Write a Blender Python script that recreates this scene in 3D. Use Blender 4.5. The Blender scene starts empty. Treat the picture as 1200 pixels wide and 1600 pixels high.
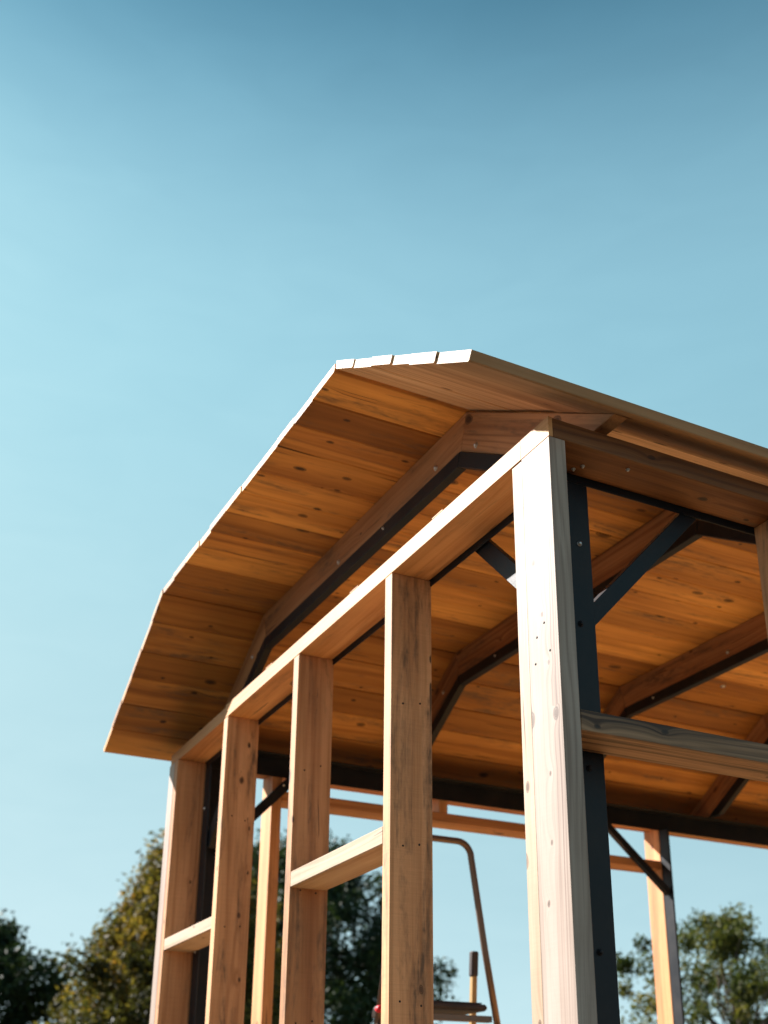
import bpy, bmesh, math, random
from mathutils import Vector, Matrix
random.seed(7)
S = bpy.context.scene
COL = S.collection

# ------------------------------------------------------------------ helpers
GZ = -2.9                      # ground height (wall plate underside is z = 0)

class MB:
    """bmesh with per-point grain coordinates (gc) and a per-board tint (tn)"""
    def __init__(self):
        self.v = []; self.f = []; self.g = []; self.t = []; self.smooth = []
    def add(self, pts, faces, G=None, T=0.5, smooth=False):
        n = len(self.v)
        self.v += [tuple(p) for p in pts]
        self.g += (G if G else [(p[0], p[1], p[2]) for p in pts])
        self.t += [T] * len(pts)
        for f in faces:
            self.f.append([n + i for i in f]); self.smooth.append(smooth)
    def hexa(self, P, axis, up, T=None, cham=0.0015, off=None):
        """P: 8 corners, 0-3 one end face, 4-7 the other (same order); every face its own chamfer"""
        P = [Vector(p) for p in P]
        a = Vector(axis).normalized(); u = Vector(up); u = (u - a * u.dot(a)).normalized(); w = a.cross(u)
        off = Vector(off) if off else Vector((random.uniform(0, 60), random.uniform(0, 60), random.uniform(0, 60)))
        T = random.random() if T is None else T
        bm = bmesh.new()
        vs = [bm.verts.new(p) for p in P]
        for q in ((0,1,2,3), (7,6,5,4), (0,4,5,1), (1,5,6,2), (2,6,7,3), (3,7,4,0)):
            bm.faces.new([vs[i] for i in q])
        bmesh.ops.recalc_face_normals(bm, faces=bm.faces)
        if cham:
            bmesh.ops.bevel(bm, geom=list(bm.edges), offset=cham, segments=1, affect='EDGES', clamp_overlap=True)
        bm.verts.index_update()
        pts = [v.co.copy() for v in bm.verts]
        G = [tuple(off + Vector((p.dot(a), p.dot(u), p.dot(w)))) for p in pts]
        self.add(pts, [[v.index for v in f.verts] for f in bm.faces], G, T)
        bm.free()
        return self
    def box(self, lo, hi, axis='x', T=None, cham=0.0015, off=None):
        x0,y0,z0 = lo; x1,y1,z1 = hi
        P = [(x0,y0,z0),(x0,y1,z0),(x0,y1,z1),(x0,y0,z1),(x1,y0,z0),(x1,y1,z0),(x1,y1,z1),(x1,y0,z1)]
        A = {'x':(1,0,0),'y':(0,1,0),'z':(0,0,1)}[axis]; U = {'x':(0,0,1),'y':(0,0,1),'z':(0,1,0)}[axis]
        return self.hexa(P, A, U, T, cham, off)
    def bar(self, a, b, w, d, side, T=None, cham=0.001):
        """rectangular bar from a to b; w along 'side', d across"""
        a = Vector(a); b = Vector(b); ax = (b-a).normalized()
        s = Vector(side); s = (s - ax*s.dot(ax)).normalized(); t = ax.cross(s)
        P = []
        for c in (a, b):
            for i, j in ((-1,-1),(1,-1),(1,1),(-1,1)):
                P.append(c + s*(w/2*i) + t*(d/2*j))
        return self.hexa(P, ax, s, T, cham)
    def tube(self, path, r, n=12, T=0.5, caps=True):
        path = [Vector(p) for p in path]; rings = []
        up = Vector((0.13, 0.21, 0.97)).normalized()
        for i, p in enumerate(path):
            d = (path[min(i+1, len(path)-1)] - path[max(i-1, 0)]).normalized()
            s = d.cross(up)
            if s.length < 1e-3: s = d.cross(Vector((1,0,0)))
            s.normalize(); t = d.cross(s)
            rr = r[i] if isinstance(r, (list, tuple)) else r
            rings.append([p + s*(rr*math.cos(k*2*math.pi/n)) + t*(rr*math.sin(k*2*math.pi/n)) for k in range(n)])
        pts = [q for g in rings for q in g]; F = []
        for i in range(len(rings)-1):
            for k in range(n):
                F.append((i*n+k, i*n+(k+1)%n, (i+1)*n+(k+1)%n, (i+1)*n+k))
        if caps:
            F.append(tuple(range(n-1, -1, -1))); F.append(tuple((len(rings)-1)*n+k for k in range(n)))
        self.add(pts, F, None, T, True); return self
    def build(self, name, mat, parent=None):
        me = bpy.data.meshes.new(name)
        o = bpy.data.objects.new(name, me)
        off = Vector((0,0,0))
        if parent is not None:
            r = parent
            while r.parent: r = r.parent
            off = r.location
        me.from_pydata([Vector(p) - off for p in self.v], [], self.f)
        g = me.attributes.new('gc', 'FLOAT_VECTOR', 'POINT'); g.data.foreach_set('vector', [c for q in self.g for c in q])
        t = me.attributes.new('tn', 'FLOAT', 'POINT'); t.data.foreach_set('value', self.t)
        me.polygons.foreach_set('use_smooth', self.smooth)
        me.materials.append(mat); me.update()
        bm = bmesh.new(); bm.from_mesh(me); bmesh.ops.recalc_face_normals(bm, faces=bm.faces); bm.to_mesh(me); bm.free()
        COL.objects.link(o); o.parent = parent
        return o

def empty(name, loc, label, cat, group=None):
    o = bpy.data.objects.new(name, None); COL.objects.link(o); o.location = loc
    o.empty_display_size = 0.2; o['label'] = label; o['category'] = cat
    if group: o['group'] = group
    return o

# ------------------------------------------------------------------ materials
class NT:
    def __init__(s, name):
        s.m = bpy.data.materials.new(name); s.m.use_nodes = True; s.t = s.m.node_tree; s.t.nodes.clear()
        s.out = s.n('ShaderNodeOutputMaterial'); s.b = s.n('ShaderNodeBsdfPrincipled')
        s.l(s.b.outputs[0], s.out.inputs[0])
    def n(s, k, **kw):
        x = s.t.nodes.new(k)
        for a, b in kw.items(): setattr(x, a, b)
        return x
    def l(s, a, b): s.t.links.new(a, b)
    def put(s, sock, v):
        if hasattr(v, 'links') or isinstance(v, bpy.types.NodeSocket): s.l(v, sock)
        else: sock.default_value = v
    def math(s, op, a, b=0.0, c=None, clamp=False):
        x = s.n('ShaderNodeMath', operation=op, use_clamp=clamp); s.put(x.inputs[0], a); s.put(x.inputs[1], b)
        if c is not None: s.put(x.inputs[2], c)
        return x.outputs[0]
    def vm(s, op, a, b):
        x = s.n('ShaderNodeVectorMath', operation=op); s.put(x.inputs[0], a); s.put(x.inputs[1], b); return x.outputs[0]
    def noise(s, vec, scale=1.0, detail=3.0, rough=0.5, dist=0.0):
        x = s.n('ShaderNodeTexNoise'); s.put(x.inputs['Vector'], vec); x.inputs['Scale'].default_value = scale
        x.inputs['Detail'].default_value = detail; x.inputs['Roughness'].default_value = rough; x.inputs['Distortion'].default_value = dist
        return x.outputs['Fac']
    def ramp(s, f, stops):
        x = s.n('ShaderNodeValToRGB'); r = x.color_ramp
        while len(r.elements) < len(stops): r.elements.new(0.5)
        for e, (p, c) in zip(r.elements, stops):
            e.position = p; e.color = c if isinstance(c, tuple) else (c, c, c, 1)
        s.put(x.inputs[0], f); return x.outputs[0]
    def mix(s, f, a, b, mode='MIX'):
        x = s.n('ShaderNodeMix', data_type='RGBA', blend_type=mode)
        s.put(x.inputs[0], f); s.put(x.inputs[6], a); s.put(x.inputs[7], b); return x.outputs[2]

def c4(c): return (c[0], c[1], c[2], 1.0)

def wood(name, early, late, dark, tintvar=0.3, stain=0.0, contrast=0.6, knot=0.5, rough=0.62, kscale=(4.6, 8.0), saw=0.0, ring=42.0, bump=0.25, heart=0.5):
    """sawn softwood: earlywood/latewood streaks along the grain, knots that bend the grain, per-board tint, mould stains"""
    s = NT(name)
    A = s.n('ShaderNodeAttribute', attribute_name='gc').outputs['Vector']
    T = s.n('ShaderNodeAttribute', attribute_name='tn').outputs['Fac']
    # knots
    sA = s.n('ShaderNodeSeparateXYZ'); s.l(A, sA.inputs[0])
    kw_ = s.noise(s.vm('MULTIPLY', A, (18, 30, 30)), 1.0, 2.0)
    kx = s.math('MULTIPLY_ADD', kw_, 0.10, s.math('MULTIPLY', sA.outputs[0], kscale[0]))
    ky = s.math('MULTIPLY_ADD', kw_, 0.10, s.math('MULTIPLY', s.math('ADD', sA.outputs[1], sA.outputs[2]), kscale[1]))
    ck = s.n('ShaderNodeCombineXYZ'); s.l(kx, ck.inputs[0]); s.l(ky, ck.inputs[1]); kv = ck.outputs[0]
    vo = s.n('ShaderNodeTexVoronoi', feature='F1', voronoi_dimensions='2D'); s.l(kv, vo.inputs['Vector']); vo.inputs['Scale'].default_value = 1.0
    vo.inputs['Randomness'].default_value = 1.0
    kd = vo.outputs['Distance']
    sep = s.n('ShaderNodeSeparateColor'); s.l(vo.outputs['Color'], sep.inputs[0])
    on = s.math('GREATER_THAN', sep.outputs[0], 1.0 - knot)
    size = s.math('MULTIPLY_ADD', s.math('POWER', sep.outputs[1], 3.0), 0.12, 0.045)
    rel = s.math('DIVIDE', kd, size)
    # 1 in the knot, 0 outside
    core = s.math('MULTIPLY', s.ramp(rel, [(0.62, 1.0), (0.9, 0.0)]), on)
    rim = s.math('MULTIPLY', s.math('SUBTRACT', 1.0, s.math('ABSOLUTE', s.math('MULTIPLY', s.math('SUBTRACT', rel, 0.92), 4.5)), clamp=True), on)
    bend = s.math('MULTIPLY', s.math('POWER', s.math('SUBTRACT', 1.0, s.math('MULTIPLY', kd, 2.0), clamp=True), 3.0), on)
    # grain coordinates: wander slowly along the board and swing round the knots
    wn = s.noise(s.vm('MULTIPLY', A, (1.1, 5.0, 5.0)), 1.0, 2.0)
    sx = s.n('ShaderNodeSeparateXYZ'); s.l(A, sx.inputs[0])
    pv = s.math('MULTIPLY_ADD', wn, 0.05, s.math('MULTIPLY_ADD', bend, 0.016, sx.outputs[1]))
    pw = s.math('MULTIPLY_ADD', wn, 0.03, sx.outputs[2])
    cb = s.n('ShaderNodeCombineXYZ'); s.l(sx.outputs[0], cb.inputs[0]); s.l(pv, cb.inputs[1]); s.l(pw, cb.inputs[2])
    g = cb.outputs[0]
    fine = s.noise(s.vm('MULTIPLY', g, (2.2, 260, 260)), 1.0, 3.0, 0.6)
    # growth rings: sine of the distance from a pith line
    rr = s.math('SQRT', s.math('ADD', s.math('POWER', s.math('ADD', s.math('MODULO', pv, 0.37), 0.03), 2.0), s.math('POWER', s.math('MODULO', pw, 0.23), 2.0)))
    rn = s.noise(s.vm('MULTIPLY', g, (0.5, 9, 9)), 1.0, 3.0, 0.6)
    rn2 = s.noise(s.vm('MULTIPLY', g, (0.9, 55, 55)), 1.0, 2.0, 0.5)
    rr = s.math('ADD', s.math('MULTIPLY_ADD', rn, 0.06, rr), s.math('MULTIPLY', rn2, 0.012))
    rg = s.math('MULTIPLY_ADD', s.math('SINE', s.math('MULTIPLY', rr, ring*2*math.pi)), 0.5, 0.5)
    rg = s.math('MULTIPLY', rg, s.ramp(s.noise(s.vm('MULTIPLY', g, (0.8, 26, 26)), 1.0, 2.0), [(0.3, 0.25), (0.65, 1.0)]))
    rg = s.math('POWER', rg, 2.2)
    wide = s.noise(s.vm('MULTIPLY', g, (0.7, 22, 22)), 1.0, 3.0, 0.55)
    st = s.math('ADD', s.math('MULTIPLY', rg, 0.8), s.math('MULTIPLY_ADD', s.math('SUBTRACT', fine, 0.5), 1.3, s.math('MULTIPLY', s.math('SUBTRACT', wide, 0.42), 2.2)))
    f = s.math('MULTIPLY', st, contrast, clamp=True)
    col = s.mix(f, c4(early), c4(late))
    # per-board tint
    tv = s.math('MULTIPLY_ADD', T, tintvar*2, 1.0 - tintvar)
    col = s.mix(1.0, col, s.ramp(T, [(0.0, (1-tintvar*.9, 1-tintvar*1.0, 1-tintvar*1.15, 1)), (0.5, (1, 1, 1, 1)), (1.0, (1+tintvar*.35, 1+tintvar*.5, 1+tintvar*.6, 1))]), 'MULTIPLY')
    # heartwood: broad darker, redder bands running along the board
    hw = s.noise(s.vm('MULTIPLY', g, (0.35, 13, 13)), 1.0, 3.0, 0.55, 0.3)
    col = s.mix(s.math('MULTIPLY', s.ramp(hw, [(0.47, 0.0), (0.62, 1.0)]), heart), col, s.mix(1.0, col, (0.52, 0.38, 0.30, 1), 'MULTIPLY'))
    # slow blotches
    bl = s.noise(s.vm('MULTIPLY', A, (1.3, 6, 6)), 1.0, 4.0, 0.6)
    col = s.mix(1.0, col, s.ramp(bl, [(0.3, (0.68, 0.62, 0.56, 1)), (0.6, (1, 1, 1, 1))]), 'MULTIPLY')
    # drying checks: long thin cracks
    ckn = s.noise(s.vm('MULTIPLY', g, (2.4, 150, 150)), 1.0, 1.0, 0.4)
    ckm = s.noise(s.vm('MULTIPLY', A, (2.0, 5, 5)), 1.0, 1.0)
    ckf = s.math('MULTIPLY', s.ramp(ckn, [(0.71, 0.0), (0.74, 1.0)]), s.ramp(ckm, [(0.52, 0.0), (0.58, 1.0)]))
    col = s.mix(s.math('MULTIPLY', ckf, 0.85), col, (dark[0]*.6, dark[1]*.6, dark[2]*.6, 1))
    if stain > 0:
        sn = s.noise(s.vm('MULTIPLY', A, (2.2, 16, 16)), 1.0, 6.0, 0.7, 0.4)
        sf = s.math('MULTIPLY', s.ramp(sn, [(0.57-0.06*stain, 0.0), (0.68-0.04*stain, 1.0)]), stain)
        sn2 = s.noise(s.vm('MULTIPLY', A, (28, 60, 60)), 1.0, 2.0, 0.6)
        sf = s.math('MULTIPLY', sf, s.ramp(sn2, [(0.35, 0.35), (0.6, 1.0)]))
        col = s.mix(sf, col, (0.10, 0.062, 0.04, 1))
    kcol = (dark[0], dark[1], dark[2], 1)
    kr = s.math('MULTIPLY_ADD', s.math('SINE', s.math('MULTIPLY', rel, 22.0)), 0.25, 0.75)
    kc = s.mix(1.0, kcol, s.ramp(kr, [(0.5, 0.55), (1.0, 1.5)]), 'MULTIPLY')
    col = s.mix(s.math('MULTIPLY', s.math('MULTIPLY', core, s.math('MULTIPLY_ADD', sep.outputs[2], 0.25, 0.75)), 0.97), col, kc)
    col = s.mix(s.math('MULTIPLY', rim, 0.75), col, (dark[0]*.45, dark[1]*.42, dark[2]*.4, 1))
    if saw > 0:
        sw = s.noise(s.vm('MULTIPLY', A, (700, 14, 14)), 1.0, 2.0, 0.6)
        col = s.mix(saw, col, s.mix(1.0, col, s.ramp(sw, [(0.35, (0.75, 0.72, 0.70, 1)), (0.65, (1.08, 1.08, 1.08, 1))]), 'MULTIPLY'))
    s.l(col, s.b.inputs['Base Color'])
    s.put(s.b.inputs['Roughness'], s.math('MULTIPLY_ADD', fine, 0.15, rough-0.07))
    s.b.inputs['Specular IOR Level'].default_value = 0.35
    bp = s.n('ShaderNodeBump'); bp.inputs['Strength'].default_value = bump; bp.inputs['Distance'].default_value = 0.0015
    s.l(s.math('ADD', s.math('MULTIPLY', fine, 1.0), s.math('MULTIPLY', f, -0.5)), bp.inputs['Height'])
    s.l(bp.outputs[0], s.b.inputs['Normal'])
    return s.m

M = {}
M['post']  = wood('planed_pale_pine', (0.40,0.315,0.265), (0.17,0.115,0.088), (0.08,0.045,0.03), 0.06, 0.25, 0.75, 0.3, kscale=(9, 14), ring=120, saw=0.1, heart=0.2)
M['light'] = wood('cream_pine', (0.52,0.385,0.275), (0.32,0.18,0.10), (0.08,0.04,0.02), 0.08, 0.25, 0.55, 0.25, kscale=(7, 12), ring=80, saw=0.2, heart=0.25)
M['stud']  = wood('sawn_pine', (0.62,0.32,0.155), (0.30,0.125,0.045), (0.05,0.02,0.012), 0.16, 0.9, 0.6, 0.3, saw=0.3, kscale=(7, 12), ring=70, heart=0.6)
M['plate'] = wood('plate_pine', (0.68,0.35,0.15), (0.40,0.145,0.04), (0.07,0.028,0.015), 0.12, 0.5, 0.55, 0.3, saw=0.2, kscale=(6, 11), ring=70, heart=0.5)
M['grey']  = wood('weathered_pine', (0.38,0.225,0.125), (0.06,0.03,0.017), (0.025,0.014,0.01), 0.12, 0.6, 1.2, 0.3, kscale=(6.5, 11), ring=85, heart=0.5, bump=0.6)
M['header'] = wood('header_pine', (0.27,0.11,0.036), (0.09,0.033,0.012), (0.02,0.01,0.007), 0.12, 0.8, 0.8, 0.4, kscale=(6, 10), ring=60)
M['raft']  = wood('rafter_pine', (0.45,0.225,0.105), (0.18,0.075,0.033), (0.03,0.014,0.009), 0.2, 0.9, 0.7, 0.3, ring=60, kscale=(7, 12), heart=0.6)
M['deck']  = wood('roof_board_pine', (0.68,0.325,0.080), (0.28,0.10,0.022), (0.016,0.007,0.005), 0.55, 0.8, 0.55, 0.5, kscale=(6.0, 11.0), ring=38, bump=0.4, heart=0.5)
M['pale']  = wood('pale_roof_board_pine', (0.66,0.43,0.26), (0.36,0.19,0.09), (0.05,0.022,0.012), 0.5, 0.4, 0.55, 0.25, kscale=(6, 11), ring=45, bump=0.4, heart=0.35)
M['floor'] = wood('floor_board_pine', (0.85,0.50,0.19), (0.68,0.34,0.11), (0.12,0.05,0.02), 0.1, 0.0, 0.5, 0.2, heart=0.1)

def steel(name, col, rough, metal=0.0, dust=0.25):
    s = NT(name)
    P = s.n('ShaderNodeTexCoord').outputs['Object']
    n = s.noise(P, 9.0, 5.0, 0.65); n2 = s.noise(P, 120.0, 2.0, 0.6)
    d = s.math('MULTIPLY', s.ramp(n, [(0.42, 0.0), (0.75, 1.0)]), dust)
    c = s.mix(d, c4(col), (0.16, 0.12, 0.09, 1))
    c = s.mix(s.ramp(n2, [(0.68, 0.0), (0.76, 0.6)]), c, (col[0]*.4, col[1]*.4, col[2]*.4, 1))
    s.l(c, s.b.inputs['Base Color']); s.b.inputs['Metallic'].default_value = metal
    s.put(s.b.inputs['Roughness'], s.math('MULTIPLY_ADD', n, 0.25, rough-0.1))
    bp = s.n('ShaderNodeBump'); bp.inputs['Strength'].default_value = 0.15; bp.inputs['Distance'].default_value = 0.001
    s.l(n2, bp.inputs['Height']); s.l(bp.outputs[0], s.b.inputs['Normal'])
    s.b.inputs['Specular IOR Level'].default_value = 0.5 if metal else 0.2
    return s.m
M['steel'] = steel('black_painted_steel', (0.006, 0.008, 0.012), 0.45, 0.0, 0.08)
M['bolt']  = steel('zinc_bolt', (0.55, 0.55, 0.56), 0.35, 1.0, 0.2)
M['alu']   = steel('worn_ladder_metal', (0.17, 0.105, 0.075), 0.34, 0.6, 0.4)
M['plat']  = steel('dark_ladder_plastic', (0.05, 0.04, 0.04), 0.6)
M['red']   = steel('red_plastic', (0.55, 0.02, 0.03), 0.4, 0.0, 0.0)
M['pole']  = steel('ochre_wood_leg', (0.40, 0.25, 0.10), 0.6, 0.0, 0.4)
M['galv']  = steel('galvanised_steel', (0.42, 0.43, 0.44), 0.45, 0.9, 0.3)

# ------------------------------------------------------------------ timber house frame
t  = 0.0376            # stud / corner board thickness
tp = 0.0437            # wall plate thickness
D  = 0.10              # wall depth
W  = 2.438             # end wall width
L  = 4.90              # length of the long walls
BZ = GZ + 0.62         # top of the bottom plate (floor level)
house = empty('house_frame', (0, 0, GZ), 'unfinished small timber house frame with open stud walls and an arched board roof', 'house frame')

def part(name, mat, fn, parent=house):
    b = MB(); fn(b); return b.build(name, M[mat], parent)
def screw(x, y, z, ax, r, parent, mat='bolt'):
    """domed bolt head on a washer"""
    b = MB(); A = Vector(ax)
    c = Vector((x, y, z))
    b.tube([c, c + A*0.0012], r*1.45, 14); b.tube([c + A*0.0012, c + A*0.004, c + A*0.0055], [r, r*0.9, r*0.45], 12)
    b.build('bolt', M[mat], parent)

# end wall studs (outer face x = 0)
Y3, Y2, Y1 = 0.6674, 1.2384, 1.8184
YC = 2.364
corner = part('corner_post', 'post', lambda b: b.box((0,0,BZ), (t,D-0.001,-0.0005), 'z', 0.6))
part('stud', 'light', lambda b: b.box((0.0025,D+0.001,BZ), (D,D+t,-0.0005), 'z', 0.75))
for i, y in enumerate((Y3, Y2, Y1)):
    part('stud', 'stud', lambda b: b.box((0.0,y,BZ), (D*1.05,y+t,-0.0005), 'z', (0.6,0.4,0.5)[i]))
part('stud', 'stud', lambda b: b.box((0.0,YC-t+0.012,BZ), (D,YC+0.0115,-0.0005), 'z', 0.35))
part('corner_post', 'post', lambda b: b.box((0.0,YC+0.0125,BZ), (D,W-0.003,-0.0005), 'z', 0.55))
# end wall top plate, two lengths butted over the last stud
part('top_plate', 'plate', lambda b: (b.box((0,D+0.0005,0), (D,1.846,tp), 'y', 0.7, 0.0008, (3,5,7)), b.box((0,0.0,0), (0.0095,D+0.0005,tp), 'y', 0.7, 0.0004, (3,5,7))))
part('top_plate', 'plate', lambda b: b.box((0.004,1.847,0.001), (D,W,tp-0.002), 'y', 0.3))
# noggings
part('nogging', 'light', lambda b: b.box((0,Y3+t,-0.646), (D,Y2,-0.606), 'y', 0.7))
part('nogging', 'light', lambda b: b.box((0.001,Y1+t,-0.659), (D,YC-t+0.012,-0.6215), 'y', 0.6))
part('bottom_plate', 'plate', lambda b: b.box((0,0,BZ-0.04), (D,W,BZ), 'y'))
# thin packing pieces that lie on the plate
for y in (0.42, 0.86, 1.45):
    part('shim', 'plate', lambda b: b.box((0.0,y,tp+0.0005), (0.05,y+0.05,tp+0.0045), 'y', 0.9, 0.0008))

def nail(x, y, z, ax, parent, r=0.0024):
    b = MB(); A = Vector(ax); c = Vector((x, y, z))
    b.tube([c - A*0.001, c + A*0.0006], r, 10); b.build('nail', M['steel'], parent)
for o_ in [c for c in house.children if c.name.startswith('stud')][1:4]:
    y_ = min(v.co.y for v in o_.data.vertices)
    for z_ in (-0.32, -0.66, -0.98):
        for q in (0, 1):
            nail(0.028 + 0.045*q + random.uniform(-.004,.004), y_, z_ + random.uniform(-.012,.012), (0,-1,0), o_)
for (y_, z_) in ((0.070,-0.395), (0.030,-0.435), (0.078,-0.445), (0.045,-0.375)):
    nail(0.0, y_, z_, (-1,0,0), corner)
for y_ in (0.66, 0.70, 1.25, 1.83, 1.79):
    nail(0.05, y_, tp + 0.0008, (0,0,1), corner)
# near long wall (outer face y = 0)
plate_near = part('top_plate', 'header', lambda b: b.box((0.0105,0.0006,0.0002), (L,D,tp-0.0004), 'x', 0.45))
for i in range(7):
    x = 0.607 + 0.60*i
    if x < L-0.2: part('stud', 'stud', lambda b: b.box((x,0.0,BZ), (x+t,D,-0.0005), 'z', 0.35))
part('corner_post', 'stud', lambda b: b.box((L-t,0.0,BZ), (L,D,-0.0005), 'z'))
part('rail', 'grey', lambda b: b.box((t+0.001,0.001,-0.589), (0.6065,D-0.001,-0.5495), 'x', 0.5))
part('rail', 'grey', lambda b: b.box((0.607+t+0.0005,0.001,-0.589), (1.2065,D-0.001,-0.5495), 'x', 0.6))
part('bottom_plate', 'plate', lambda b: b.box((D+0.001,0.0,BZ-0.04), (L,D,BZ), 'x'))

# far long wall
part('top_plate', 'plate', lambda b: b.box((D+0.001,W-D,0), (L,W,tp), 'x', 0.3))
for x, tt in ((0.355, 0.6), (2.1150, 0.7), (3.35, 0.4), (3.95, 0.6), (4.5, 0.5)):
    part('stud', 'plate', lambda b: b.box((x,W-D,BZ), (x+t,W,-0.0005), 'z', tt))
part('rail', 'plate', lambda b: b.box((0.355+t+0.0005,W-D,-0.100), (1.70,W,-0.064), 'x', 0.3))
part('stud', 'plate', lambda b: b.box((1.70+0.0005,W-D,BZ), (1.70+t,W,-0.0005), 'z', 0.5))
part('spacer_block', 'plate', lambda b: b.box((1.045,W-D+0.001,-0.0635), (1.083,W-0.001,-0.0005), 'z', 0.3))
part('rail', 'plate', lambda b: b.box((1.70+t+0.0005,W-D+0.001,-0.182), (2.1145,W-0.001,-0.146), 'x', 0.3))
part('corner_post', 'plate', lambda b: b.box((L-t,W-D,BZ), (L,W,-0.0005), 'z'))
part('bottom_plate', 'plate', lambda b: b.box((D+0.001,W-D,BZ-0.04), (L,W,BZ), 'x'))
part('stud', 'plate', lambda b: b.box((D+0.002,W-D+0.0005,BZ), (D+0.002+t,W-0.0005,-0.0005), 'z', 0.4))
# rear end wall
part('top_plate', 'plate', lambda b: b.box((L-D,D+0.001,0), (L-0.001,W-D-0.001,tp), 'y', 0.5))
for y in (0.7, 1.3, 1.9):
    part('stud', 'stud', lambda b: b.box((L-D,y,BZ), (L-0.001,y+t,-0.0005), 'z'))
part('bottom_plate', 'plate', lambda b: b.box((L-D,D+0.001,BZ-0.04), (L-0.001,W-D-0.001,BZ), 'y'))

# steel angle frame inside the timber walls
A6 = 0.058; th = 0.005
def angle_post(x, y, sx, sy, n='steel_post'):
    def f(b):
        x0, x1 = sorted((x, x + sx*A6)); y0, y1 = sorted((y, y + sy*th))
        b.box((x0,y0,BZ-0.04), (x1,y1,-0.016), 'z')
        x0, x1 = sorted((x, x + sx*th)); y0, y1 = sorted((y + sy*(th+0.0003), y + sy*A6))
        b.box((x0,y0,BZ-0.04), (x1,y1,-0.016), 'z')
    return part(n, 'steel', f)
i0 = D + 0.0015
sp = angle_post(i0, i0, 1, 1); angle_post(i0, W-i0, 1, -1); angle_post(L-i0, i0, -1, 1); angle_post(L-i0, W-i0, -1, -1)
part('steel_post', 'steel', lambda b: b.box((2.1165,2.279,BZ-0.04), (2.1245,W-D-0.0008,-0.016), 'z'))
angle_post(2.66, i0, 1, 1)
for z in (-0.33, -0.62, -0.95, -1.3):
    screw(i0+0.022, i0-0.0005, z, (0,-1,0), 0.0042, sp, 'steel')
def ang_beam(lo, hi, which):
    def f(b):
        if which in 'NF':
            y0, y1 = (i0, i0+th) if which == 'N' else (W-i0-th, W-i0)
            b.box((lo, y0, -0.0155), (hi, y1, 0.060), 'x')
            y0, y1 = (i0+th+0.0003, i0+0.05) if which == 'N' else (W-i0-0.05, W-i0-th-0.0003)
            b.box((lo, y0, 0.055), (hi, y1, 0.0598), 'x')
        else:
            x0, x1 = (i0, i0+th) if which == 'A' else (L-i0-th, L-i0)
            b.box((x0, lo, -0.0150), (x1, hi, 0.0595), 'y')
    part('steel_beam', 'steel', f)
ang_beam(i0+0.0003, L-i0, 'N'); ang_beam(i0+0.0003, L-i0, 'F')
ang_beam(i0+th+0.001, W-i0-th-0.001, 'A'); ang_beam(i0+th+0.001, W-i0-th-0.001, 'B')
# corner braces
def brace(a, b_, side, w=0.030, d=0.024):
    return part('steel_brace', 'steel', lambda b: b.bar(a, b_, w, d, side))
yN, yF = i0+0.016, W-i0-0.018
brace((i0+0.045,yN,-0.315), (0.435,yN,-0.005), (1,0,-1), 0.034, 0.03)
brace((i0+0.045,yF,-0.315), (0.435,yF,-0.010), (1,0,-1), 0.034, 0.03)
brace((2.112,yF-0.02,-0.290), (1.80,yF,-0.005), (1,0,1), 0.028)
brace((2.66,yN,-0.315), (2.36,yN,-0.01), (1,0,1), 0.03)
b2 = brace((i0+0.018,i0+0.045,-0.30), (i0+0.018,0.485,0.035), (0,1,-1), 0.042, 0.016)
brace((i0+0.018,W-i0-0.045,-0.30), (i0+0.018,W-0.455,0.0), (0,1,1), 0.05, 0.02)

def weld(a, c, parent):
    b = MB(); a = Vector(a); c = Vector(c); n_ = 14
    P = [a.lerp(c, k/n_) for k in range(n_+1)]
    b.tube(P, [0.0014 + 0.0008*(k % 2) for k in range(n_+1)], 7); b.build('weld', M['steel'], parent)
weld((0.405, i0-0.001, -0.0165), (0.455, i0-0.001, -0.0165), sp)
for (y_, z_) in ((2.318, -0.17), (2.312, -0.66), (2.318, -1.0)):
    screw(i0-0.0002, y_, z_, (-1,0,0), 0.0046, sp)
screw(0.385, yF-0.012, -0.052, (0,-1,0), 0.005, sp)
screw(i0+0.03, i0-0.0003, -0.155, (0,-1,0), 0.004, sp)
# ------------------------------------------------------------------ rafters
EN = Vector((0,-0.075,0.046)); J1 = Vector((0,0.534,0.410)); J2 = Vector((0,1.904,0.412)); EF = Vector((0,2.520,0.042))
def seg_off(p, q, off):
    d = (q-p).normalized(); n = Vector((0, -d.z, d.y)); return p + n*off, q + n*off
def isect(a, b, c, d):
    # lines ab and cd in the yz plane
    r = b-a; s_ = d-c; den = r.y*s_.z - r.z*s_.y
    k = ((c.y-a.y)*s_.z - (c.z-a.z)*s_.y)/den
    return a + r*k
def profile(off):
    """points of the roof line moved 'off' upward: near end, joint, joint, far end"""
    a = seg_off(EN, J1, off); m = seg_off(J1, J2, off); c = seg_off(J2, EF, off)
    return [a[0], isect(a[0], a[1], m[0], m[1]), isect(m[0], m[1], c[0], c[1]), c[1]]
H = 0.098
top = profile(-0.0005); low = profile(-H); slow = profile(-H-0.039)
def at_z(p, q, z): return p + (q-p)*((z-p.z)/(q.z-p.z))
def at_y(p, q, y): return p + (q-p)*((y-p.y)/(q.y-p.y))
def prism(b, quad, x0, x1, axis, T=None):
    # quad: near-low, near-top, far-top, far-low in yz
    P = [Vector((x0,p.y,p.z)) for p in quad] + [Vector((x1,p.y,p.z)) for p in quad]
    # reorder so that end faces are across the grain
    P = [P[0], P[1], P[5], P[4], P[3], P[2], P[6], P[7]]
    b.hexa(P, axis, (0,0,1), T)
RX = [0.132 + 0.7443*k for k in range(7)]
TW = 0.034
gap = 0.0004
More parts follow.
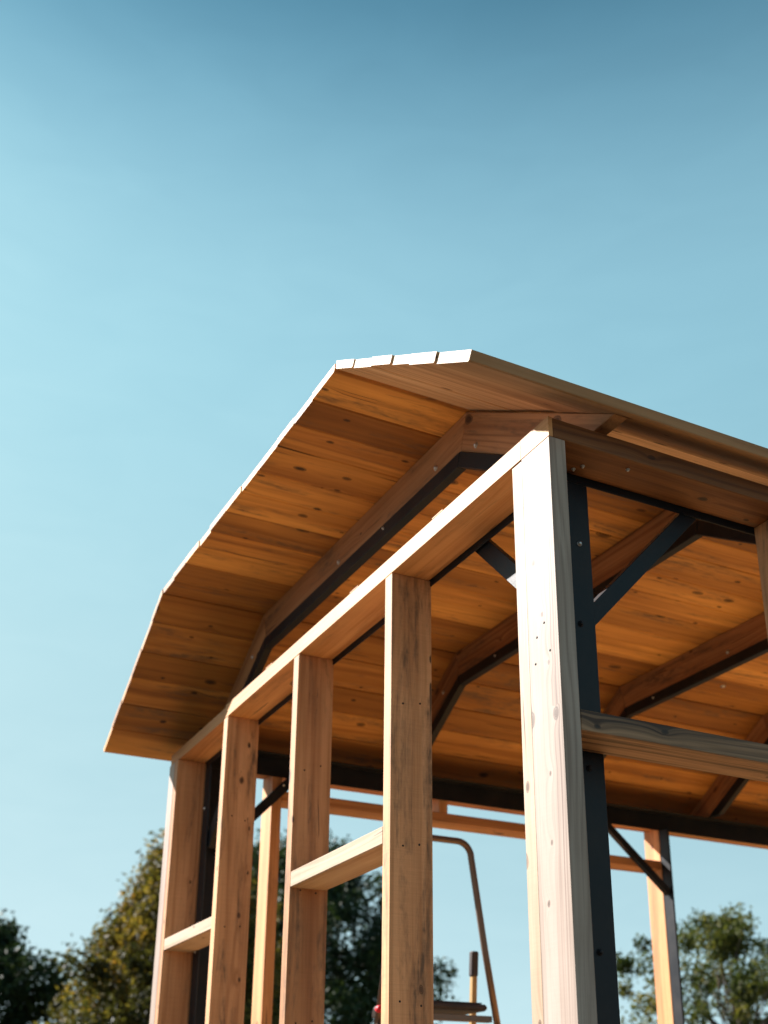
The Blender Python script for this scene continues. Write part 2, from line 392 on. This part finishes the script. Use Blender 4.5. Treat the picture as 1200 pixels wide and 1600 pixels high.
for k, x in enumerate(RX):
    zf = 0.068
    n_t = at_y(top[0], top[1], -0.036); n_t.z = zf; n_t = at_z(top[0], top[1], zf)
    n_l = at_z(low[0], low[1], zf)
    f_t = at_z(top[2], top[3], zf); f_l = at_z(low[2], low[3], zf)
    e = Vector((0, gap, 0))
    T0 = (0.85, 0.45, 0.55, 0.5, 0.6, 0.4, 0.5)[k]
    mt = 'grey2' if k == 0 else 'raft'
    r1 = part('rafter', mt if mt in M else 'raft', lambda b: prism(b, [n_l, n_t, top[1]-e, low[1]-e], x, x+TW, (top[1]-top[0]), T0))
    r2 = part('rafter', 'raft', lambda b: prism(b, [low[1]+e, top[1]+e, top[2]-e, low[2]-e], x+0.0006, x+TW, (0,1,0), T0-0.2))
    r3 = part('rafter', 'raft', lambda b: prism(b, [low[2]+e, top[2]+e, f_t, f_l], x, x+TW, (top[3]-top[2]), T0-0.1))
    # steel arch under the rafter
    lo1 = profile(-H-0.0008)
    def st(b):
        s0 = at_z(slow[0], slow[1], 0.0605); s1 = at_z(lo1[0], lo1[1], 0.0605)
        s2 = at_z(slow[2], slow[3], 0.0605); s3 = at_z(lo1[2], lo1[3], 0.0605)
        prism(b, [s0, s1, lo1[1]-e, slow[1]-e], x-0.004, x+0.022, (top[1]-top[0]))
        prism(b, [slow[1]+e, lo1[1]+e, lo1[2]-e, slow[2]-e], x-0.004, x+0.022, (0,1,0))
        prism(b, [slow[2]+e, lo1[2]+e, s3, s2], x-0.004, x+0.022, (top[3]-top[2]))
    arch = part('steel_rafter', 'steel', st)
    # bolts near the lower edge of each timber
    for (y, z) in ((0.489, 0.290),):
        screw(x, y, z, (-1,0,0), 0.0055, r1)
    for y in (0.689 + 0.03*(k % 3), 1.287 - 0.05*(k % 2)):
        screw(x+0.0006, y, 0.334, (-1,0,0), 0.0055, r2)
    screw(x, 1.996, 0.288, (-1,0,0), 0.0055, r3)
    for y in ((0.98,), (1.62,), (0.86, 1.70), (1.3,))[k % 4]:
        screw(x-0.004, y, 0.298, (-1,0,0), 0.0032, arch)

# ------------------------------------------------------------------ roof decks (boards run along x)
TB = 0.019
XE0, XE1 = -0.22, L + 0.22
def roof_slope(p, q, widths, tints, ends, n0=0.0, n1=0.0, gapw=0.0012, heights=None, name='roof_deck', thick=None, mat='deck', slot=False):
    """p->q along the slope; boards laid side by side"""
    d = (q-p); Ltot = d.length; u = d.normalized(); n = Vector((0,-u.z,u.y)) if u.y > 0 else Vector((0,u.z,-u.y))
    tot = sum(widths); sc = Ltot/tot
    def f(b):
        s_ = 0.0
        for i, w in enumerate(widths):
            w *= sc
            a = p + u*(s_ + gapw/2); c = p + u*(s_ + w - gapw/2)
            h = heights[i] if heights else random.uniform(0, 0.0016)
            tk = thick[i] if thick else TB
            x0 = XE0 + ends[i]; x1 = XE1 + random.uniform(-0.01, 0.01)
            # mitre at both ends of the slope
            la, lc = a + n*h, c + n*h; ua, uc = a + n*(h+tk), c + n*(h+tk)
            if i == 0: ua = ua - u*n0
            if i == len(widths)-1: uc = uc + u*n1
            c_ = 0.0032
            spans = [(x0, x1, 0.0)]
            if slot and i == len(widths)-1: spans = [(x0, 0.045, 0.010), (0.0455, x1, 0.0)]
            ofx = (random.uniform(0,60), random.uniform(0,60), random.uniform(0,60))
            for xa, xb, cut in spans:
                lc2 = lc - u*cut; uc2 = uc - u*cut
                sec = [la + u*c_, lc2 - u*c_, lc2 + n*c_, uc2 - u*0.001, uc2 - u*0.0 - n*0.001, ua + u*0.001, la + n*c_]
                sec = [la + u*c_, lc2 - u*c_, lc2 + n*c_, uc2, ua, la + n*c_]
                m = len(sec); nx = 24
                pts = []; G = []
                for jx in range(nx+1):
                    xx = xa + (xb-xa)*jx/nx
                    for v in sec:
                        pts.append(Vector((xx, v.y, v.z))); G.append((ofx[0]+xx, ofx[1]+v.dot(u), ofx[2]+v.dot(n)))
                F = [tuple(range(m-1,-1,-1)), tuple(nx*m+k_ for k_ in range(m))]
                for jx in range(nx):
                    F += [(jx*m+k_, jx*m+(k_+1)%m, (jx+1)*m+(k_+1)%m, (jx+1)*m+k_) for k_ in range(m)]
                b.add(pts, F, G, tints[i])
            s_ += w
    return part(name, mat, f)
mit = TB*math.tan(math.radians(15.3))
rs = random.Random(3)
near = roof_slope(EN, J1, [1.3,1.12,1.0,1.02,1.0,1.0], [0.08,0.25,0.95,0.8,1.0,0.85], [0.0,-0.004,0.004,0.0,0.003,0.0],
                  heights=[0.0,0.0012,0.0068,0.0078,0.0066,0.0072], n1=mit, mat='pale', gapw=0.001, thick=[0.022,0.022,TB,TB,TB,TB])
wf = [1.05,0.95,0.9,1.15,1.0,1.0,1.1,0.85,1.05,1.0,0.95]
tf = [0.8,0.0,0.5,0.35,0.62,0.78,0.2,0.5,0.8,0.1,0.12]
flat = roof_slope(J1 + Vector((0,0.0006,0)), J2 - Vector((0,0.0006,0)), wf, tf, [rs.uniform(-0.0025,0.0025) for _ in wf], n0=mit-0.001, n1=mit+0.0004, gapw=0.0008)
far = roof_slope(J2 + Vector((0,0.0008,-0.0005)), EF, [1,1.1,0.95,1.05,1,1], [0.05,0.25,0.0,0.35,0.12,0.42], [rs.uniform(-0.0025,0.0025) for _ in range(6)], n0=mit)
b_ = MB()
screw(1.98, 2.01-0.3, 0.4115, (0,0,-1), 0.008, flat)

# screws on the underside of the near plate
for p in ((0.122,0.062), (0.112,0.080), (0.21,0.03)):
    screw(p[0], p[1], 0.0, (0,0,-1), 0.0032, plate_near)
for z in (-0.55, -0.62, -0.96):
    pass

# ------------------------------------------------------------------ floor and chassis (below the picture)
part('floor_deck', 'floor', lambda b: [b.box((0.0, 0.0+0.122*i, BZ-0.062), (L, 0.1205+0.122*i, BZ-0.0405), 'x') for i in range(20)])
def chassis(b):
    for y in (0.25, 2.10): b.box((0.02,y,GZ+0.34), (L-0.02,y+0.08,BZ-0.0625), 'x')
part('chassis_beam', 'galv', chassis)
for x in (0.35, 4.4):
    for y in (0.2, 2.04):
        part('support_block', 'conc' if 'conc' in M else 'galv', lambda b: b.box((x,y,GZ-0.02), (x+0.3,y+0.2,GZ+0.3395), 'z', 0.5, 0.006))

# ------------------------------------------------------------------ step ladder standing on the floor
FZ = BZ - 0.0405 + 0.002
lad = empty('step_ladder', (0.845, 2.0, FZ), 'worn metal step ladder with a rounded hoop handrail, standing inside the frame', 'ladder')
LY = 2.0
def hoop():
    P = []
    r = 0.055; zt = -0.262
    xl, xr = 0.695, 0.985
    zb = -0.90; fl = 0.095
    P += [(xl - fl*0.75, LY, zb), (xl - fl*0.35, LY, (zb+zt-r)/2-0.02)]
    for k in range(9):
        a = math.pi - k*math.pi/16
        P.append((xl + r + r*math.cos(a), LY, zt - r + r*math.sin(a)))
    for k in range(9):
        a = math.pi/2 - k*math.pi/16
        P.append((xr - r + r*math.cos(a), LY, zt - r + r*math.sin(a)))
    P += [(xr + fl*0.5, LY, (zb+zt-r)/2-0.02), (xr + fl, LY, zb)]
    return P
MB().tube(hoop(), 0.0118, 14).build('handrail', M['alu'], lad)
pf = MB(); pf.box((0.715, LY+0.005, -0.836), (1.045, LY+0.23, -0.814), 'x', 0.5, 0.008)
for i in range(7): pf.box((0.73, LY+0.02+0.03*i, -0.8115), (1.03, LY+0.035+0.03*i, -0.808), 'x', 0.5, 0.001)
pf.build('platform', M['plat'], lad)
MB().bar((0.62, LY+0.02, -0.862), (1.06, LY+0.02, -0.862), 0.02, 0.03, (0,0,1)).build('cross_bar', M['alu'], lad)
for sx in (-1, 1):
    xx = 0.845 + (0.235 if sx > 0 else -0.222); lx = 0.965 + sx*0.165
    MB().bar((xx, LY, -0.90), (0.845 + sx*0.33, LY-0.34, FZ+0.03), 0.022, 0.045, (1,0,0)).build('front_rail', M['alu'], lad)
    rl = MB().bar((lx, LY+0.24, -0.64), (lx+sx*0.005, LY+0.27, -0.90), 0.02, 0.02, (1,0,0)); rl.bar((lx+sx*0.005, LY+0.27, -0.90), (0.845+sx*0.26, LY+0.30, FZ+0.03), 0.02, 0.03, (1,0,0))
    o = rl.build('rear_leg', M['pole'], lad)
    MB().bar((lx, LY+0.238, -0.60), (lx, LY+0.246, -0.69), 0.028, 0.028, (1,0,0), None, 0.005).build('cap', M['plat'], o)
    MB().box((0.845+sx*0.33-0.025, LY-0.36, FZ), (0.845+sx*0.33+0.025, LY-0.31, FZ+0.05), 'z', 0.5, 0.006).build('foot', M['plat'], lad)
    MB().box((0.845+sx*0.26-0.025, LY+0.28, FZ), (0.845+sx*0.26+0.025, LY+0.33, FZ+0.05), 'z', 0.5, 0.006).build('foot', M['plat'], lad)
for k in range(6):
    f_ = (k+1)/7.0; z = -0.90 + (FZ+0.9)*f_; y = LY - 0.34*f_; hw = 0.235 + 0.095*f_
    MB().box((0.845-hw+0.013, y-0.04, z-0.012), (0.845+hw-0.013, y+0.04, z+0.012), 'x', 0.5, 0.004).build('step', M['alu'], lad)
kn = MB(); kn.tube([(0.612,LY-0.022,-0.852),(0.612,LY-0.03,-0.852),(0.612,LY-0.045,-0.852),(0.612,LY-0.05,-0.852)], [0.009,0.012,0.012,0.008], 14); kn.build('knob', M['red'], lad)

# ------------------------------------------------------------------ ground
def ground():
    s = NT('dry_yard_ground')
    P = s.n('ShaderNodeTexCoord').outputs['Object']
    a = s.noise(P, 0.35, 5.0, 0.6); b = s.noise(P, 14.0, 4.0, 0.7)
    c = s.mix(s.ramp(a, [(0.42, 0.0), (0.6, 1.0)]), (0.09, 0.062, 0.037, 1), (0.04, 0.042, 0.017, 1))
    c = s.mix(1.0, c, s.ramp(b, [(0.3, (0.7,0.68,0.65,1)), (0.7, (1.2,1.15,1.1,1))]), 'MULTIPLY')
    s.l(c, s.b.inputs['Base Color']); s.b.inputs['Roughness'].default_value = 0.95
    bp = s.n('ShaderNodeBump'); bp.inputs['Strength'].default_value = 0.6; bp.inputs['Distance'].default_value = 0.03
    s.l(b, bp.inputs['Height']); s.l(bp.outputs[0], s.b.inputs['Normal'])
    me = bpy.data.meshes.new('ground'); n = 60; R = 2500.0
    vs = []; fs = []
    def coord(i):
        v = (i/n)*2 - 1; return math.copysign(abs(v)**3.2, v)*R
    rg = random.Random(5)
    for j in range(n+1):
        for i in range(n+1):
            x, y = coord(i), coord(j)
            h = 0 if math.hypot(x-2, y-1) < 7 else rg.uniform(-0.05, 0.05)
            vs.append((x, y, GZ + h))
    for j in range(n):
        for i in range(n):
            k = j*(n+1)+i; fs.append((k, k+1, k+n+2, k+n+1))
    me.from_pydata(vs, [], fs); me.materials.append(s.m)
    o = bpy.data.objects.new('ground', me); COL.objects.link(o); o['kind'] = 'structure'
ground()

# ------------------------------------------------------------------ trees
def leafmat(name, cols, trans=0.35):
    s = NT(name)
    T = s.n('ShaderNodeAttribute', attribute_name='tn').outputs['Fac']
    st = [(i/(len(cols)-1), c4(c)) for i, c in enumerate(cols)]
    c = s.ramp(T, st)
    s.l(c, s.b.inputs['Base Color']); s.b.inputs['Roughness'].default_value = 0.55
    s.b.inputs['Specular IOR Level'].default_value = 0.15
    tr = s.n('ShaderNodeBsdfTranslucent'); s.l(s.mix(1.0, c, (1.3,1.3,0.6,1), 'MULTIPLY'), tr.inputs[0])
    mx = s.n('ShaderNodeMixShader'); mx.inputs[0].default_value = trans
    s.l(s.b.outputs[0], mx.inputs[1]); s.l(tr.outputs[0], mx.inputs[2]); s.l(mx.outputs[0], s.out.inputs[0])
    return s.m
def barkmat():
    s = NT('bark'); A = s.n('ShaderNodeTexCoord').outputs['Object']
    n = s.noise(s.vm('MULTIPLY', A, (9, 9, 1.6)), 1.0, 5.0, 0.65)
    s.l(s.ramp(n, [(0.35, (0.03,0.022,0.016,1)), (0.65, (0.12,0.09,0.07,1))]), s.b.inputs['Base Color'])
    s.b.inputs['Roughness'].default_value = 0.9; return s.m
M['bark'] = barkmat()

def tree(name, label, base, height, radius, mat, nclump, leaves, leaf, seed, shape='round', crown0=0.25, lumps=None, colr=(0,1), csize=0.16):
    R_ = random.Random(seed)
    base = Vector(base)
    root = empty(name, base, label, 'tree', 'trees beyond the timber frame')
    tr = MB(); cr = MB()
    # trunk
    tt = [base + Vector((0.12*math.sin(i*1.1+seed)*i/6, 0.12*math.cos(i*0.9+seed)*i/6, height*0.86*i/8)) for i in range(9)]
    r0 = height*0.028
    tr.tube(tt, [r0*(1.25 if i == 0 else 1)*(1-0.11*i) for i in range(9)], 10)
    tips = []
    for k in range(nclump):
        f = R_.random()**0.85
        zz = crown0 + (1-crown0)*f
        if shape == 'cone': env = radius*(1.03-f)**0.62
        elif shape == 'round': env = radius*math.sqrt(max(0.02, 1-(2*f-0.75)**2/1.6))
        else: env = radius*(0.35+0.65*math.sin(math.pi*min(1, f*0.95+0.12)))
        ang = R_.uniform(0, 2*math.pi)
        rad = env*(R_.random()**0.45)*R_.uniform(0.78, 1.12)
        if lumps:
            rad *= 1 + lumps*math.sin(3*ang + 7*f + seed)*0.8
        p = base + Vector((math.cos(ang)*rad, math.sin(ang)*rad, height*(zz - (0.04*R_.random() if f < 0.97 else 0))))
        tips.append((p, f))
        i = max(1, min(7, int((zz - 0.18*R_.random()-0.1)*9)))
        a = tt[i]; m = (a+p)/2 + Vector((R_.uniform(-.2,.2), R_.uniform(-.2,.2), -0.05*height*R_.random()))
        if k % 2 == 0: tr.tube([a, m, p], [r0*0.30*(1-f*0.6), r0*0.17*(1-f*0.5), 0.006], 5, 0.5, False)
    per = max(4, leaves//nclump)
    for p, f in tips:
        cs = radius*csize*R_.uniform(0.55, 1.35)
        tb = R_.uniform(colr[0], colr[1])
        for _ in range(per):
            d = Vector((R_.gauss(0,1), R_.gauss(0,1), R_.gauss(0,0.8)))
            if d.length > 1.9: d = d.normalized()*R_.uniform(1.0, 1.9)
            q = p + d*cs*0.55
            nrm = Vector((R_.gauss(0,1), R_.gauss(0,1), R_.gauss(0.4,1))).normalized()
            s1 = nrm.orthogonal().normalized(); s1 = (Matrix.Rotation(R_.uniform(0,6.28), 3, nrm) @ s1); s2 = nrm.cross(s1)
            l = leaf*R_.uniform(0.6, 1.25)
            pts = [q - s1*l*0.5, q + s2*l*0.28 + nrm*l*0.06, q + s1*l*0.5, q - s2*l*0.28 + nrm*l*0.06]
            cr.add(pts, [(0,1,2,3)], None, min(1, max(0, tb + R_.gauss(0, 0.14))))
    tr.build('trunk', M['bark'], root)
    cr.build('crown', mat, root)
    return root
olive = leafmat('olive_autumn_leaves', [(0.020,0.022,0.008), (0.062,0.058,0.018), (0.12,0.095,0.025), (0.20,0.13,0.03), (0.24,0.12,0.03)], 0.4)
darkg = leafmat('dark_green_leaves', [(0.010,0.018,0.009), (0.020,0.036,0.015), (0.040,0.058,0.020)], 0.2)
fresh = leafmat('oak_leaves', [(0.020,0.032,0.010), (0.048,0.062,0.017), (0.10,0.10,0.028), (0.15,0.12,0.04)], 0.35)

tree('broadleaf_tree', 'dark green tree at the left edge of the picture, lower than its neighbour', (2.3, 22.4, GZ), 5.4, 2.15, darkg, 190, 38000, 0.13, 17, 'round', 0.12, 0.3, (0.3, 1.0), 0.18)
tree('broadleaf_tree', 'olive and yellow autumn tree left of the timber frame', (4.75, 17.6, GZ), 6.2, 3.35, olive, 520, 115000, 0.10, 8, 'cone', 0.03, 0.12, (0.05, 0.78), 0.12)
tree('broadleaf_tree', 'tall dark green tree seen between the studs of the end wall', (8.5, 22.4, GZ), 7.55, 3.6, darkg, 330, 85000, 0.13, 21, 'round', 0.06, 0.22, (0.1, 0.9), 0.14)
tree('broadleaf_tree', 'thin green tree with gaps in its crown, right of the corner post', (10.4, 11.1, GZ), 4.5, 2.35, fresh, 270, 32000, 0.075, 19, 'round', 0.08, 0.35, (0.1, 0.75), 0.095)

# ------------------------------------------------------------------ light
sd = Vector((-1.0, 1.342, 1.222)).normalized()
el = math.asin(sd.z); az = math.atan2(sd.x, sd.y)
sun = bpy.data.lights.new('sun', 'SUN'); sun.energy = 5.0; sun.angle = math.radians(0.53); sun.color = (1.0, 0.95, 0.905)
so = bpy.data.objects.new('sun', sun); COL.objects.link(so)
so.rotation_euler = (-sd).to_track_quat('-Z', 'Y').to_euler()
w = bpy.data.worlds.new('World'); S.world = w; w.use_nodes = True
nt = w.node_tree; nt.nodes.clear()
o = nt.nodes.new('ShaderNodeOutputWorld'); bg = nt.nodes.new('ShaderNodeBackground'); sk = nt.nodes.new('ShaderNodeTexSky')
sk.sky_type = 'NISHITA'; sk.sun_disc = False; sk.sun_elevation = el; sk.sun_rotation = az
sk.air_density = 1.0; sk.dust_density = 0.6; sk.ozone_density = 1.0; sk.altitude = 0
tc = nt.nodes.new('ShaderNodeTexCoord'); sx = nt.nodes.new('ShaderNodeSeparateXYZ'); nt.links.new(tc.outputs['Generated'], sx.inputs[0])
rp = nt.nodes.new('ShaderNodeValToRGB'); cr_ = rp.color_ramp; cr_.interpolation = 'B_SPLINE'
ST = [(0.0,(.18,.35,.44)), (.2,(.178,.35,.445)), (.37,(.225,.46,.575)), (.55,(.22,.54,.76)), (.65,(.215,.51,.72)), (.73,(.115,.30,.45)), (.80,(.035,.13,.22)), (1.0,(.02,.10,.17))]
while len(cr_.elements) < len(ST): cr_.elements.new(0.5)
for e_, (p_, c_) in zip(cr_.elements, ST): e_.position = p_; e_.color = (*c_, 1)
nt.links.new(sx.outputs[2], rp.inputs[0])
def wm(op, a, b_=None):
    x = nt.nodes.new('ShaderNodeMath'); x.operation = op
    for i_, v_ in enumerate((a, b_)):
        if v_ is None: continue
        if isinstance(v_, (int, float)): x.inputs[i_].default_value = v_
        else: nt.links.new(v_, x.inputs[i_])
    return x.outputs[0]
sr = nt.nodes.new('ShaderNodeSeparateColor'); nt.links.new(sk.outputs[0], sr.inputs[0])
# thin high wisps
mp = nt.nodes.new('ShaderNodeVectorMath'); mp.operation = 'MULTIPLY'; nt.links.new(tc.outputs['Generated'], mp.inputs[0]); mp.inputs[1].default_value = (7.0, 4.0, 22.0)
wn = nt.nodes.new('ShaderNodeTexNoise'); nt.links.new(mp.outputs[0], wn.inputs['Vector']); wn.inputs['Scale'].default_value = 1.6; wn.inputs['Detail'].default_value = 7.0; wn.inputs['Distortion'].default_value = 0.8
wis = wm('ADD', wm('MULTIPLY', wm('SUBTRACT', wn.outputs['Fac'], 0.5), 0.16), 1.0)
gl = wm('MULTIPLY', wm('MULTIPLY', wm('POWER', wm('MULTIPLY', sr.outputs[1], 0.5), 0.95), 1.74), wis)
rs_ = nt.nodes.new('ShaderNodeSeparateColor'); nt.links.new(rp.outputs[0], rs_.inputs[0])
cc = nt.nodes.new('ShaderNodeCombineColor')
for i_ in range(3):
    e1 = wm('SUBTRACT', 1.0, wm('EXPONENT', wm('MULTIPLY', wm('MULTIPLY', rs_.outputs[i_], gl), -1.0)))
    nt.links.new(wm('MULTIPLY', e1, 3.30), cc.inputs[i_])
nt.links.new(cc.outputs[0], bg.inputs[0]); bg.inputs[1].default_value = 0.10
nt.links.new(bg.outputs[0], o.inputs[0])

# ------------------------------------------------------------------ camera
f_px, px, py = 1865.14, 670.12, 1022.92
cam = bpy.data.cameras.new('camera'); co = bpy.data.objects.new('camera', cam); COL.objects.link(co)
yaw, pitch, roll = 0.4963254, 0.3900161, -0.0050499
F = Vector((math.sin(yaw)*math.cos(pitch), math.cos(yaw)*math.cos(pitch), math.sin(pitch)))
Rr = Vector((math.cos(yaw), -math.sin(yaw), 0)); U = Rr.cross(F)
R2 = Rr*math.cos(roll) + U*math.sin(roll); U2 = -Rr*math.sin(roll) + U*math.cos(roll)
mw = Matrix((R2, U2, -F)).transposed().to_4x4(); mw.translation = Vector((-1.135272, -1.608992, -1.257294))
co.matrix_world = mw
cam.sensor_fit = 'VERTICAL'; cam.sensor_height = 36.0; cam.sensor_width = 27.0
cam.lens = f_px/1600*36.0
cam.shift_x = (600-px)/1600; cam.shift_y = (py-800)/1600
cam.clip_start = 0.05; cam.clip_end = 6000
cam.dof.use_dof = True; cam.dof.focus_distance = 2.35; cam.dof.aperture_fstop = 4.4
S.camera = co
S.render.resolution_x = 768; S.render.resolution_y = 1024
S.view_settings.view_transform = 'Standard'; S.view_settings.look = 'None'
S.view_settings.exposure = 1.6; S.view_settings.gamma = 1.0
S.cycles.max_bounces = 10; S.cycles.diffuse_bounces = 6
